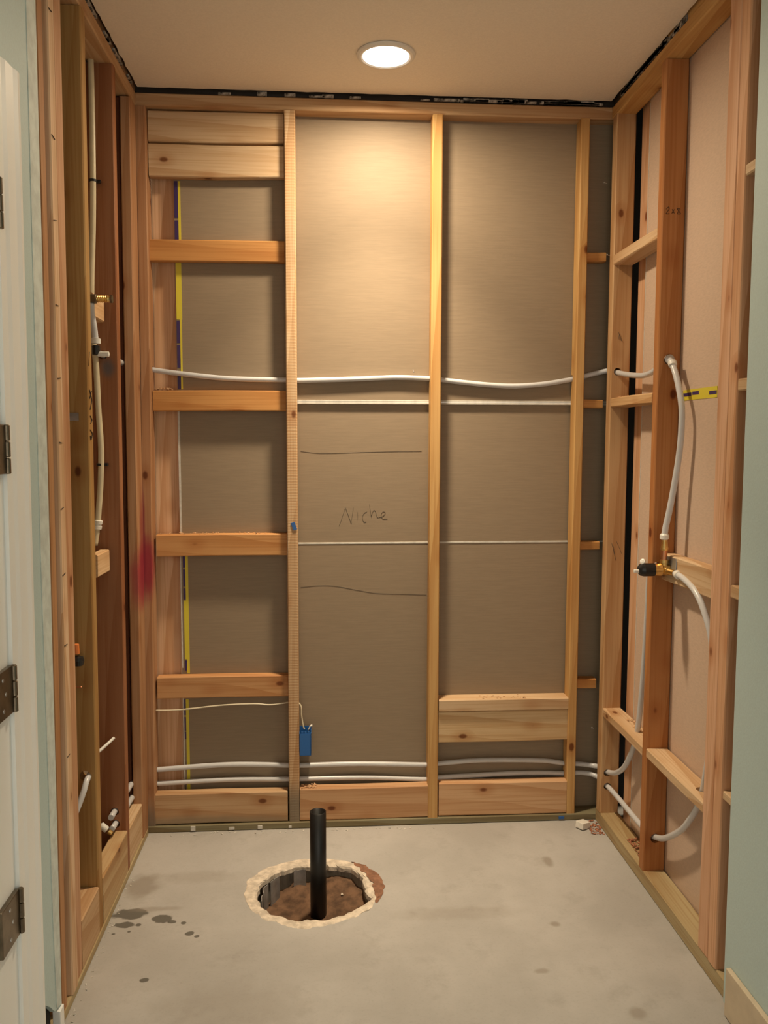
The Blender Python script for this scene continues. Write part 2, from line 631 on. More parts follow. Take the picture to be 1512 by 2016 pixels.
# chipped rim of patching cement round the hole
verts, faces = [], []
KS = [(0.0, -0.016), (0.03, -0.004), (0.16, 0.0005), (0.40, 0.0022), (0.65, 0.0022), (0.88, 0.0015), (1.0, -0.001)]
for k, z in KS:
    for th in angs:
        p = rim_pt(th, k, z)
        p.z += 0.0022 * noise.noise(p * 45) if z > 0 else 0
        verts.append(p)
for a in range(len(KS) - 1):
    for i in range(NA):
        j = (i + 1) % NA
        faces.append((a * NA + i, a * NA + j, (a + 1) * NA + j, (a + 1) * NA + i))
link('hole_rim', mesh_from('hole_rim', verts, faces), 'rim', fl)
# wall of the hole
verts, faces = [], []
for z, g in ((-0.012, 0.002), (-0.05, 0.006), (-0.10, 0.0), (-0.20, -0.006)):
    for th in angs:
        r = r_in(th) + g + 0.010 * noise.noise(Vector((math.cos(th) * 5, math.sin(th) * 5, 0))) + 0.004 * noise.noise(Vector((math.cos(th) * 9, math.sin(th) * 9, z * 30)))
        verts.append(Vector((HC.x + math.cos(th) * r, HC.y + math.sin(th) * r, z)))
for a in range(3):
    for i in range(NA):
        j = (i + 1) % NA
        faces.append((a * NA + i, a * NA + j, (a + 1) * NA + j, (a + 1) * NA + i))
link('hole_wall', mesh_from('hole_wall', verts, faces), 'pit', fl)
# bent sheet metal liner standing at the hole's far left side
for (a0, a1, z0, z1) in ((2.35, 2.62, -0.125, -0.008), (2.68, 2.98, -0.13, -0.012), (1.75, 2.02, -0.09, -0.006), (3.02, 3.25, -0.13, -0.016)):
    vs, fs = [], []
    for i in range(9):
        th = a0 + (a1 - a0) * i / 8
        th2 = th if th < math.pi else th - 2 * math.pi
        for z in (z0, z1):
            for dr in (0.006, 0.0075):
                r = r_in(th2) - dr - 0.004 + 0.010 * noise.noise(Vector((math.cos(th) * 5, math.sin(th) * 5, 0)))
                vs.append(Vector((HC.x + math.cos(th) * r, HC.y + math.sin(th) * r, z + 0.004 * noise.noise(Vector((i * .5, z * 9, a0))))))
    for i in range(8):
        b = i * 4
        fs += [(b, b + 4, b + 6, b + 2), (b + 1, b + 5, b + 7, b + 3), (b + 2, b + 6, b + 7, b + 3), (b, b + 4, b + 5, b + 1)]
    fs += [(0, 1, 3, 2), (32, 33, 35, 34)]
    link('liner_sheet', mesh_from('liner_sheet', vs, fs), 'liner', fl)
# rust-red dust swept against the rim's right side
vs, fs = [], []
ND = 30
for i in range(ND):
    th = -0.40 + 1.35 * i / (ND - 1)
    w = math.sin(math.pi * i / (ND - 1)) ** 0.6
    ro = r_out(th)
    for q, (k, z) in enumerate(((-0.022, 0.003), (-0.010, 0.0045), (0.002, 0.004), (0.014, 0.0003))):
        r = ro + k * w + 0.010 * noise.noise(Vector((th * 9, q * 1.7, 4)))
        vs.append(Vector((HC.x + math.cos(th) * r, HC.y + math.sin(th) * r, z * w + 0.001)))
for i in range(ND - 1):
    for q in range(3):
        fs.append((i * 4 + q, i * 4 + q + 1, i * 4 + q + 5, i * 4 + q + 4))
dust = link('red_dust', mesh_from('red_dust', vs, fs, True), 'rust_dust')
tag(dust, 'rust-red dust heaped along the round floor hole', 'dust', kind='stuff')

# soil in the hole
vs, fs = [], []
NR = 9
for a in range(NR + 1):
    for th in angs:
        r = (r_in(th) + 0.008) * a / NR
        x, y = HC.x + math.cos(th) * r, HC.y + math.sin(th) * r
        u, v = (x - 0.545) / 0.17, (y + 0.405) / 0.15
        z = -0.078 + 0.030 * v + 0.026 * u + 0.012 * noise.noise(Vector((x * 14, y * 14, 1))) + 0.005 * noise.noise(Vector((x * 55, y * 55, 2)))
        vs.append(Vector((x, y, z)))
for a in range(NR):
    for i in range(NA):
        j = (i + 1) % NA
        fs.append((a * NA + i, a * NA + j, (a + 1) * NA + j, (a + 1) * NA + i))
soil = link('soil', mesh_from('soil', vs, fs, True), 'soil')
tag(soil, 'damp brown soil inside the round hole in the floor', 'soil', kind='stuff')
for (x, y, s) in ((0.655, -0.43, 0.006), (0.463, -0.47, 0.004), (0.50, -0.49, 0.003), (0.63, -0.34, 0.004), (0.60, -0.47, 0.003)):
    bm = bmesh.new()
    bmesh.ops.create_icosphere(bm, subdivisions=1, radius=s)
    for v in bm.verts:
        v.co += Vector((random.uniform(-1, 1), random.uniform(-1, 1), random.uniform(-1, 1))) * s * 0.35
    me = bpy.data.meshes.new('pebble')
    bm.to_mesh(me)
    bm.free()
    o = link('pebble', me, 'rim', soil)
    u, v = (x - 0.545) / 0.17, (y + 0.405) / 0.15
    o.matrix_basis = Matrix.Translation((x, y, -0.076 + 0.030 * v + 0.026 * u + s * 0.5 + 0.012 * noise.noise(Vector((x * 14, y * 14, 1)))))

# ================================================================== ceiling
vs, fs = [], []
edge = []


def rag(a, b, n, amp, seed):
    a, b = Vector(a), Vector(b)
    d = (b - a).normalized()
    nn = Vector((-d.y, d.x, 0))
    return [a + (b - a) * (i / n) + nn * (amp * noise.noise(Vector((i * 0.6, seed, 0)))) for i in range(n)]


loop = rag((0.006, -1.0, CEIL), (0.006, -0.010, CEIL), 40, 0.006, 1) + rag((0.006, -0.010, CEIL), (W - 0.006, -0.010, CEIL), 60, 0.005, 2) \
    + rag((W - 0.006, -0.010, CEIL), (W - 0.006, -1.0, CEIL), 40, 0.006, 3) + [Vector((1.60, -1.0, CEIL)), Vector((1.60, -3.25, CEIL)), Vector((-0.10, -3.25, CEIL)), Vector((-0.10, -1.0, CEIL))]
n = len(loop)
vs = loop + [p + Vector((0, 0, 0.013)) for p in loop]
fs = [tuple(range(n)), tuple(range(n, 2 * n))] + [(i, (i + 1) % n, n + (i + 1) % n, n + i) for i in range(n)]
ce = link('ceiling', mesh_from('ceiling', vs, fs), 'ceil')
tag(ce, 'cream painted drywall ceiling with cut ragged edges', 'ceiling', kind='structure')
box('deck_blackout', ce, (-0.15, -3.25, CEIL + 0.032), (1.75, 0.15, CEIL + 0.05), 'dark')  # added black sheet, closes the space over the ceiling against world light
# torn paper and mud left at the cut ceiling edge
for k in range(34):
    x = random.uniform(0.22, 1.45) if k < 24 else random.uniform(1.1, 1.45)
    w = random.uniform(0.02, 0.09)
    box('paper_scrap', ce, (x, -0.006, 2.407), (x + w, 0.002, 2.407 + random.uniform(0.004, 0.013)), 'residue', 0.001)
for k in range(26):
    y = -random.uniform(0.06, 0.50)
    w = random.uniform(0.03, 0.09)
    box('paper_scrap', ce, (W - 0.003, y - w, 2.406), (W + 0.004, y, 2.406 + random.uniform(0.008, 0.016)), 'residue', 0.001)
for k in range(9):
    y = -random.uniform(0.06, 0.62)
    w = random.uniform(0.02, 0.07)
    box('paper_scrap', ce, (-0.004, y - w, 2.405), (0.004, y, 2.405 + random.uniform(0.006, 0.016)), 'residue', 0.001)

# ================================================================== framed back wall
wb = tag(empty('wall_back', (W / 2, 0.032, 0)), 'open stud wall with brown drywall backing and white pipes', 'wall', kind='structure')
DEP = 0.064
# backing panels: the upper sheet stands a little proud of the lower ones
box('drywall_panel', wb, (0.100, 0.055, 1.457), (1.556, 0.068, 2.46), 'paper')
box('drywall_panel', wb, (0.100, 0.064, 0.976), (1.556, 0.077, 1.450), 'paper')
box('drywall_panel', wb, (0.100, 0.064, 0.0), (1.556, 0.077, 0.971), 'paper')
box('panel_edge', wb, (0.100, 0.0535, 1.4435), (1.556, 0.066, 1.4505), 'gypsum', 0.001)
box('panel_edge', wb, (0.100, 0.0540, 1.4515), (1.556, 0.066, 1.4570), 'gypsum', 0.001)
box('panel_edge', wb, (0.100, 0.0625, 0.9705), (1.556, 0.074, 0.9765), 'gypsum', 0.0008)

# plates
tp = beam('top_plate', wb, (-0.005, 0, 2.368), (W + 0.03, DEP, 2.406), 'x', TAN)
beam('upper_plate', wb, (-0.005, 0.014, 2.407), (W + 0.03, DEP, 2.444), 'x', (0.05, 0.04, 0.035))  # stained near-black, which also paints the shade in the ceiling gap
beam('bottom_plate', wb, (-0.020, -0.002, 0.0), (W + 0.03, DEP, 0.0235), 'x', TREATED, bow=0.0006)

GREY = wood_mat('softwood_weathered_foot', saw=True, grey_end=(-1.06, -0.97))
GREY2 = wood_mat('softwood_weathered_foot_plain', grey_end=(-1.12, -1.02),
                 marks=[((-0.285, -0.03, 0.004), (0.095, 0.05, 0.022), (0.32, 0.035, 0.05), 0.95), ((-0.20, -0.03, 0.015), (0.16, 0.06, 0.006), (0.25, 0.02, 0.04), 0.8)])


def lean_b0(v):
    return Vector((v.x - 0.020 * max(0.0, 1 - v.z / 1.6), v.y, v.z))


b0 = beam('stud', wb, (-0.006, 0, 0.0235), (0.027, DEP, 2.368), 'z', BROWN, GREY2, lean=lean_b0)
b1 = beam('stud', wb, (0.458, 0, 0.0235), (0.493, DEP - 0.010, 2.368), 'z', PALE, GREY)
b2 = beam('stud', wb, (0.934, 0, 0.0235), (0.968, DEP - 0.010, 2.368), 'z', GOLD)
b3 = beam('stud', wb, (1.421, 0, 0.0235), (1.451, DEP - 0.010, 2.368), 'z', GOLD)
# corner post of the neighbouring wall, behind the sheet's left edge
beam('corner_post', wb, (0.022, 0.079, 0.0), (0.108, 0.115, 2.42), 'z', (0.74, 0.47, 0.29), lean=lean_b0)
box('cavity_blackout', wb, (-0.16, 0.125, -0.02), (0.20, 0.135, 2.46), 'dark')  # added black sheet: keeps world light out, paints the void dark
box('cavity_blackout', wb, (1.50, 0.10, -0.02), (1.78, 0.11, 2.46), 'dark')  # added black sheet behind the right corner, same purpose


def wavy_bottom(amp, z0):
    def f(v, t):
        if v.z < z0 + 0.012:
            v.z += amp * noise.noise(Vector((v.x * 7, 3.3, z0)))
        return v
    return f


# blocking between the first two studs
beam('blocking', wb, (0.029, 0.024, 2.2695), (0.457, 0.054, 2.365), 'x', PALE, wane=wavy_bottom(0.006, 2.2695))
beam('blocking', wb, (0.029, 0.022, 2.160), (0.457, 0.054, 2.262), 'x', PALE, wane=wavy_bottom(0.010, 2.160))
for z0, z1, cl in ((1.898, 1.966, ORANGE), (1.418, 1.485, ORANGE), (0.938, 1.011, (0.62, 0.33, 0.13)), (0.455, 0.529, (0.60, 0.33, 0.15))):
    beam('blocking', wb, (0.026 if z0 > 0.9 else 0.019, 0.026, z0), (0.457, 0.054 if z0 > 1.45 else 0.0635, z1), 'x', cl)
# backing blocks along the floor
FOOT = wood_mat('softwood_damp_edge', marks=[((-0.05, 0.0, -0.055), (0.30, 0.2, 0.028), (0.20, 0.17, 0.12), 0.65)])
beam('floor_blocking', wb, (0.008, 0.004, 0.026), (0.452, 0.043, 0.131), 'x', TAN, FOOT)
beam('floor_blocking', wb, (0.494, 0.003, 0.025), (0.933, 0.042, 0.137), 'x', (0.58, 0.35, 0.19))
beam('floor_blocking', wb, (0.971, 0.003, 0.026), (1.420, 0.042, 0.142), 'x', (0.66, 0.42, 0.24))
beam('shelf_block', wb, (0.969, 0.001, 0.397), (1.420, 0.0635, 0.438), 'x', PALE)
beam('backing_board', wb, (0.969, 0.008, 0.286), (1.420, 0.046, 0.3945), 'x', (0.68, 0.50, 0.29))
# short blocks beside the corner
for z0, z1 in ((1.917, 1.947), (1.433, 1.461), (0.950, 0.978), (0.462, 0.496)):
    beam('corner_block', wb, (1.452, 0.022, z0), (1.5225, 0.0545 if z0 > 1.45 else 0.063, z1), 'x', ORANGE)

# dabs of old wall mud on the bottom plate, a few bent nails
for x, w, h in ((0.125, 0.016, 0.017), (0.252, 0.020, 0.010), (0.350, 0.016, 0.012), (0.455, 0.010, 0.008)):
    d = box('mud_dab', wb, (x, -0.0045, 0.004), (x + w, -0.001, 0.004 + h), 'gypsum', 0.0015)
for x, y, z, dx, dz in ((0.880, 0.046, 1.560, 0.002, -0.010), (1.508, -0.012, 2.160, -0.012, 0.002), (1.517, -0.030, 1.925, -0.010, 0.003), (1.507, -0.014, 0.330, -0.010, 0.008)):
    lathe('nail', [(0, 0.0012), (0.010, 0.0012), (0.0105, 0.0028), (0.012, 0.0028)], (x, y, z), (dx, -0.004, dz), 'steel', wb, 8)

# yellow and purple end tape of the sheets
for (z0, z1, x0, x1) in ((1.905, 2.156, 0.1140, 0.1215), (1.716, 1.898, 0.1020, 0.1200), (1.490, 1.716, 0.1125, 0.1185)):
    box('end_tape', wb, (x0, 0.0538, z0), (x1, 0.0552, z1), 'yellow')
tp2 = box('end_tape', wb, (0.1130, 0.0628, 0.531), (0.1220, 0.0642, 0.938), 'yellow')
box('end_tape', wb, (0.1060, 0.0627, 0.580), (0.1131, 0.0641, 0.782), 'yellow')
tp3 = box('end_tape', wb, (0.1060, 0.0628, 0.118), (0.1160, 0.0642, 0.440), 'yellow')
for (z0, z1) in ((2.040, 2.156), (1.925, 2.032), (1.908, 1.915), (1.640, 1.712), (1.560, 1.634), (1.490, 1.548)):
    box('tape_print', wb, (0.1020, 0.0536, z0), (0.1138 if z0 > 1.8 else 0.1123, 0.0554, z1), 'purple')
for (z0, z1) in ((0.895, 0.937), (0.830, 0.888), (0.786, 0.824), (0.540, 0.575)):
    box('tape_print', wb, (0.1055, 0.0626, z0), (0.1128, 0.0644, z1), 'purple')
for (z0, z1) in ((0.385, 0.440), (0.330, 0.378), (0.300, 0.326)):
    box('tape_print', wb, (0.1005, 0.0626, z0), (0.1060, 0.0644, z1), 'purple')
for (z0, z1) in ((1.006, 1.419), (0.55, 0.938), (0.14, 0.45)):
    box('paper_fold', wb, (0.098 if z0 > 0.9 else 0.096, 0.0622, z0), (0.1045 if z0 > 0.9 else 0.100, 0.0636, z1), 'gypsum')

# pencil lines and the word on the sheet
def stroke(parent, pts, r=0.0009, mat='graphite', name='pencil_stroke'):
    return tube(name, pts, r, mat, parent, seg=6, sub=5, flat=0.5)


YP = 0.0636
word = [[(0.632, 1.033), (0.642, 1.062), (0.653, 1.096)], [(0.653, 1.096), (0.663, 1.068), (0.673, 1.040)], [(0.673, 1.040), (0.676, 1.068), (0.681, 1.097)],
        [(0.694, 1.081), (0.6945, 1.064), (0.694, 1.051)], [(0.726, 1.081), (0.716, 1.075), (0.711, 1.060), (0.715, 1.047), (0.724, 1.046)],
        [(0.735, 1.106), (0.738, 1.083), (0.741, 1.061)], [(0.741, 1.066), (0.748, 1.084), (0.755, 1.082), (0.760, 1.064), (0.766, 1.061)],
        [(0.768, 1.062), (0.781, 1.066), (0.789, 1.076), (0.781, 1.081), (0.774, 1.068), (0.781, 1.056), (0.796, 1.056)]]
for s in word:
    stroke(wb, [(x, YP, z) for x, z in s])
stroke(wb, [(x, YP, z) for x, z in ((0.503, 1.286), (0.545, 1.281), (0.585, 1.279), (0.688, 1.282), (0.80, 1.285), (0.912, 1.286))], 0.0006)
stroke(wb, [(x, YP, z) for x, z in ((0.500, 0.823), (0.560, 0.828), (0.617, 0.826), (0.690, 0.812), (0.757, 0.800), (0.85, 0.796), (0.931, 0.792))], 0.0006)

# ================================================================== framed left wall
wl = tag(empty('wall_left', (-0.03, -0.9, 0)), 'open stud wall with beige pipe meeting teal painted drywall', 'wall', kind='structure')
LL = dict(lean=lean_left)
DL = 0.068
beam('top_plate', wl, (-DL, -1.0, 2.368), (0.0, -0.002, 2.406), 'y', TAN, **LL)
beam('upper_plate', wl, (-DL, -1.0, 2.407), (-0.003, -0.002, 2.444), 'y', (0.22, 0.14, 0.085), **LL)
SPRAY = wood_mat('softwood_red_spray', marks=[((-0.295, 0.02, -0.02), (0.095, 0.08, 0.05), (0.34, 0.04, 0.055), 0.95), ((-0.20, 0.02, -0.02), (0.16, 0.03, 0.05), (0.26, 0.02, 0.04), 0.6)])
l3 = beam('stud', wl, (-0.031, -0.084, 0.0), (0.0, -0.003, 2.362), 'z', BROWN, SPRAY, **LL)
beam('corner_post', wl, (-0.105, -0.075, 0.0), (-0.034, -0.030, 2.362), 'z', (0.13, 0.045, 0.02), **LL)  # tint nearly black: the shade of the corner void is in the colour
SMUDGE = wood_mat('softwood_grey_smudge', marks=[((0.335, 0.0, -0.02), (0.030, 0.03, 0.02), (0.10, 0.10, 0.11), 0.8)])
l2 = beam('stud', wl, (-0.090, -0.300, 0.024), (0.0, -0.268, 2.368), 'z', (0.34, 0.15, 0.07), SMUDGE, **LL)  # tint darkened to carry the shade on its wide face
l1 = beam('stud', wl, (-0.090, -0.614, 0.024), (0.0, -0.576, 2.368), 'z', (0.44, 0.27, 0.10), **LL)  # tint darkened too, for the unlit face toward the room
beam('stud', wl, (-DL, -0.828, 0.024), (0.0, -0.774, 2.368), 'z', (0.58, 0.34, 0.20), **LL)
beam('stud', wl, (-DL, -0.870, 0.024), (0.003, -0.829, 2.368), 'z', (0.74, 0.53, 0.35), **LL)
beam('stud', wl, (-DL, -0.938, 0.024), (0.0, -0.902, 2.368), 'z', (0.50, 0.27, 0.13), **LL)
beam('bottom_plate', wl, (-DL, -1.0, 0.0), (0.002, -0.010, 0.024), 'y', OLIVE, bow=0.0005, **LL)
beam('floor_blocking', wl, (-0.040, -0.267, 0.025), (-0.001, -0.036, 0.140), 'y', PALE, **LL)
beam('floor_blocking', wl, (-0.042, -0.575, 0.025), (0.001, -0.302, 0.154), 'y', (0.56, 0.40, 0.22), **LL)
beam('floor_blocking', wl, (-0.060, -0.775, 0.025), (0.0, -0.616, 0.152), 'y', TAN, **LL)
for z0, z1 in ((1.655, 1.718), (0.945, 1.008)):
    beam('blocking', wl, (-0.058, -0.442, z0), (-0.030, -0.325, z1), 'y', (0.74, 0.53, 0.32), **LL)
box('drywall_panel', wl, (-0.125, -3.25, 0), (-0.112, 0.05, 2.45), 'paper')
# painted drywall that starts where the framing ends, broken off above the floor
lower = [(-0.988, 0.078), (-1.00, 0.088), (-1.03, 0.098), (-1.055, 0.125), (-1.09, 0.155), (-1.12, 0.168), (-1.14, 0.172), (-3.25, 0.172)]
poly = [(y, z) for y, z in lower] + [(-3.25, 2.418), (-0.988, 2.418)]
def slab(name, parent, poly, x0, x1, mat, lean=None):
    n = len(poly)
    vs = [Vector((x, y, z)) for x in (x0, x1) for y, z in poly]
    if lean:
        vs = [lean(v) for v in vs]
    fs = [tuple(range(n)), tuple(range(n, 2 * n))] + [(i, (i + 1) % n, n + (i + 1) % n, n + i) for i in range(n)]
    return link(name, mesh_from(name, vs, fs), mat, parent)


slab('painted_drywall', wl, poly, 0.003, 0.0135, 'teal', lean_left)
slab('bare_edge', wl, [(-0.9885, 0.082), (-1.00, 0.092), (-1.020, 0.099), (-1.030, 0.3), (-1.045, 1.1), (-1.044, 1.8), (-1.042, 2.416), (-0.9885, 2.416)], 0.0125, 0.0150, 'mud', lean_left)
box('bottom_filler', wl, (-0.05, -1.6, 0.0), (-0.016, -1.02, 0.20), 'dark')  # black box painted as the shaded hollow below the broken drywall
box('baseboard_stub', wl, (-0.014, -1.012, 0.0), (0.003, -0.985, 0.085), 'white_trim', 0.002)
# lumber pencil ticks on the near studs
for z in (2.33, 2.24, 1.98, 1.80, 1.62, 1.46, 1.32, 1.17, 1.02, 0.86, 0.60):
    a = lean_left(Vector((0.0035, -0.868, z)))
    b = lean_left(Vector((0.0035, -0.848, z - random.uniform(-0.004, 0.012))))
    stroke(wl, [a, (a + b) / 2, b], 0.0013, 'ink', 'ink_mark')
# scribbled mill mark on the edge of the middle stud
for s in ([(-0.606, 1.45), (-0.588, 1.425), (-0.604, 1.40)], [(-0.588, 1.448), (-0.606, 1.428)], [(-0.604, 1.385), (-0.590, 1.375), (-0.602, 1.365)],
          [(-0.606, 1.350), (-0.588, 1.340), (-0.600, 1.325), (-0.606, 1.335)], [(-0.606, 1.51), (-0.598, 1.545)]):
    stroke(wl, [lean_left(Vector((0.0005, y, z))) for y, z in s], 0.0014, 'ink', 'ink_mark')
# steel strap nailed on the near face of the middle stud
box('nail_plate', wl, (-0.062, -0.6165, 1.372), (-0.032, -0.6145, 1.392), 'steel')

# ================================================================== framed right wall
wr = tag(empty('wall_right', (W + 0.03, -0.9, 0)), 'open stud wall with pipe loops meeting sage painted drywall', 'wall', kind='structure')
DR = 0.066
XD = W + 0.068
beam('top_plate', wr, (W, -1.0, 2.368), (W + DR, 0.0, 2.406), 'y', GOLD)
beam('upper_plate', wr, (W + 0.010, -0.44, 2.407), (W + DR, 0.0, 2.444), 'y', (0.10, 0.085, 0.07))  # darkened where the ceiling gap shows, its shade put into the tint
beam('upper_plate', wr, (W + 0.001, -1.0, 2.407), (W + DR, -0.442, 2.444), 'y', GOLD)
beam('bottom_plate', wr, (W + 0.001, -1.0, 0.0), (W + DR, -0.003, 0.046), 'y', OLIVE, bow=0.0006)
r0 = beam('stud', wr, (W, -0.050, 0.046), (W + 0.064, -0.010, 2.368), 'z', (0.56, 0.36, 0.19))
r1 = beam('stud', wr, (W, -0.442, 0.046), (W + 0.066, -0.408, 2.368), 'z', (0.47, 0.21, 0.075))  # tint darkened because its wide face turns away from the lamp
beam('stud', wr, (W, -0.868, 0.046), (W + DR, -0.812, 2.368), 'z', (0.74, 0.46, 0.30))
beam('stud', wr, (W, -0.912, 0.046), (W + DR, -0.869, 2.368), 'z', (0.72, 0.43, 0.26))
beam('nailer', wr, (XD + 0.014, -0.190, 0.0), (XD + 0.052, -0.050, 2.45), 'z', (0.72, 0.45, 0.28))
box('drywall_panel', wr, (XD, -3.25, 0.0), (XD + 0.013, -0.156, 2.46), 'paper_lit')
box('paper_fold', wr, (XD - 0.001, -0.159, 0.05), (XD + 0.012, -0.1555, 2.36), 'gypsum')
box('side_blackout', wr, (XD + 0.16, -0.5, -0.02), (XD + 0.17, 0.11, 2.46), 'dark')  # added black sheet, shuts world light out of the side cavity
bk = {}
for (y0, y1, z0, z1, cl) in ((-0.407, -0.051, 1.892, 1.925, PALE), (-0.407, -0.051, 1.432, 1.462, (0.64, 0.42, 0.22)), (-0.407, -0.051, 0.386, 0.415, PALE),
                             (-0.811, -0.443, 0.393, 0.421, PALE), (-0.990, -0.913, 0.474, 0.496, PALE), (-0.990, -0.913, 1.916, 1.941, PALE),
                             (-0.990, -0.913, 1.437, 1.465, PALE), (-0.990, -0.913, 0.961, 0.992, PALE)):
    o = beam('blocking', wr, (W + 0.001, y0, z0), (W + DR - 0.001, y1, z1), 'y', cl)
    bk[(y0, z0)] = o
beam('valve_backer', wr, (W + 0.030, -0.811, 0.926), (XD - 0.001, -0.443, 1.002), 'y', PALE)
beam('stud', wr, (W, -1.09, 0.046), (W + DR, -1.052, 2.368), 'z', (0.30, 0.17, 0.09))
# painted drywall of the room
box('painted_drywall', wr, (W - 0.013, -3.25, 0.012), (W - 0.001, -0.979, 2.418), 'teal', 0.002)
# factory sticker on the sheet
st = box('factory_sticker', wr, (XD - 0.0012, -0.672, 1.436), (XD + 0.0005, -0.466, 1.465), 'yellow')
for (y0, y1, z0, z1) in ((-0.520, -0.466, 1.4470, 1.4560), (-0.566, -0.526, 1.4490, 1.4580), (-0.670, -0.628, 1.4450, 1.4540)):
    box('sticker_print', wr, (XD - 0.0018, y0, z0), (XD, y1, z1), 'purple')
# pencil marks and mill stamp
for s in ([(1.545, 1.678), (1.557, 1.648)], [(1.549, 1.672), (1.546, 1.655)], [(1.540, 0.982), (1.556, 0.922)], [(1.556, 0.988), (1.576, 0.944)], [(1.545, 0.972), (1.551, 0.945)]):
    p = [Vector((x, -0.0505, z)) for x, z in s]
    stroke(wr, [p[0], (p[0] + p[1]) / 2, p[1]], 0.0010)
for s in ([(1.535, 1.966), (1.541, 1.972), (1.543, 1.966), (1.535, 1.954), (1.544, 1.954)], [(1.551, 1.966), (1.558, 1.955)], [(1.558, 1.966), (1.551, 1.955)],
          [(1.570, 1.961), (1.574, 1.967), (1.566, 1.968), (1.572, 1.960), (1.576, 1.954), (1.567, 1.954), (1.570, 1.961)]):
    stroke(wr, [(x, -0.4425, z) for x, z in s], 0.0012, 'ink', 'ink_mark')
for s in ([(-0.172, 0.955), (-0.176, 0.935)], [(-0.182, 0.955), (-0.186, 0.934)]):
    stroke(wr, [(XD + 0.0135, s[0][0], s[0][1]), (XD + 0.0135, (s[0][0] + s[1][0]) / 2, (s[0][1] + s[1][1]) / 2), (XD + 0.0135, s[1][0], s[1][1])], 0.0012, 'ink', 'ink_mark')

bb = box('baseboard_right', None, (W - 0.026, -3.25, 0.004), (W - 0.0135, -1.012, 0.118), 'board_tan', 0.002)
tag(bb, 'unpainted tan baseboard under the sage wall', 'baseboard', kind='structure')

# ================================================================== white door frame with hinges on the left
dr = tag(empty('door_1', (0.02, -1.6, 0)), 'white door frame with four dark hinges beside the teal wall', 'door', kind='structure')


def casing_profile(y0, y1, z0, z1):
    prof = [(-1.131, 0.0135), (-1.131, 0.024), (-1.137, 0.030), (-1.150, 0.031), (-1.162, 0.027), (-1.195, 0.0255), (-1.206, 0.022), (-1.231, 0.021), (-1.231, 0.0135)]
    n = len(prof)
    vs = [lean_left(Vector((x, y, z))) for z in (z0, z1) for y, x in prof]
    fs = [tuple(range(n)), tuple(range(n, 2 * n))] + [(i, (i + 1) % n, n + (i + 1) % n, n + i) for i in range(n)]
    return vs, fs


vs, fs = casing_profile(-1.231, -1.131, 0.0, 1.995)
link('casing', mesh_from('casing', vs, fs), 'white_trim', dr)
prof = [(1.995, 0.0135), (1.995, 0.024), (1.989, 0.030), (1.976, 0.031), (1.964, 0.027), (1.931, 0.0255), (1.920, 0.022), (1.895, 0.021), (1.895, 0.0135)]
n = len(prof)
vs = [lean_left(Vector((x, y, z))) for y in (-1.232, -2.12) for z, x in prof]
fs = [tuple(range(n)), tuple(range(n, 2 * n))] + [(i, (i + 1) % n, n + (i + 1) % n, n + i) for i in range(n)]
link('head_casing', mesh_from('head_casing', vs, fs), 'white_trim', dr)
slab('door_leaf', dr, [(-2.05, 0.008), (-2.05, 1.893), (-1.232, 1.893), (-1.232, 0.008)], -0.020, 0.0138, 'white_trim', lean_left)
for z in (1.738, 1.309, 0.872, 0.446):
    dx = lean_left(Vector((0, 0, z))).x
    hg = box('hinge', dr, (dx + 0.0135, -1.322, z - 0.044), (dx + 0.0225, -1.236, z + 0.044), 'hinge', 0.002)
    for k in range(3):
        z0 = z - 0.044 + k * 0.0297
        lathe('knuckle', [(0, 0.004), (0.0015, 0.0055), (0.027, 0.0055), (0.0285, 0.004)], (dx + 0.0240, -1.235, z0), (0, 0, 1), 'hinge', hg, 12)
    for zz in (-0.028, 0.0, 0.028):
        lathe('screw', [(0, 0.004), (0.0012, 0.0036), (0.0016, 0.001)], (dx + 0.0222, -1.285 + (0.012 if zz == 0 else 0), z + zz), (1, 0, 0), 'steel', hg, 10)

# ================================================================== recessed lights
def downlight(loc, lens, label):
    t = tag(empty('recessed_light', loc), label, 'light')
    o = Vector(loc)
    lathe('trim_ring', [(0.004, 0.064), (0.0, 0.0845), (-0.004, 0.084), (-0.0075, 0.078), (-0.0085, 0.0715), (-0.006, 0.0665), (0.004, 0.064)], o, (0, 0, 1), 'trim_metal', t, 48)
    lathe('lens', [(0.002, 0.0665), (-0.0062, 0.0660), (-0.0085, 0.050), (-0.0098, 0.025), (-0.0102, 0.002)], o, (0, 0, 1), lens, t, 48)
    # frosted lens: a wide glow plus the stronger downward beam of the optic behind it
    for nm, watts, spread in (('lamp_glow', LAMP_GLOW, 172), ('lamp_beam', LAMP_BEAM, 80)):
        ld = bpy.data.lights.new(nm, 'AREA')
        ld.shape = 'DISK'
        ld.size = 0.125
        ld.energy = watts
        ld.color = LAMP_COL
        ld.spread = math.radians(spread)
        lo = bpy.data.objects.new(nm, ld)
        COL.objects.link(lo)
        lo.parent = t
        lo.location = (0, 0, -0.012)
    return t


downlight((0.763, -0.290, CEIL - 0.001), 'lens_shower', 'lit round recessed light in the ceiling over the floor hole')

# ================================================================== plumbing
PR = 0.0085
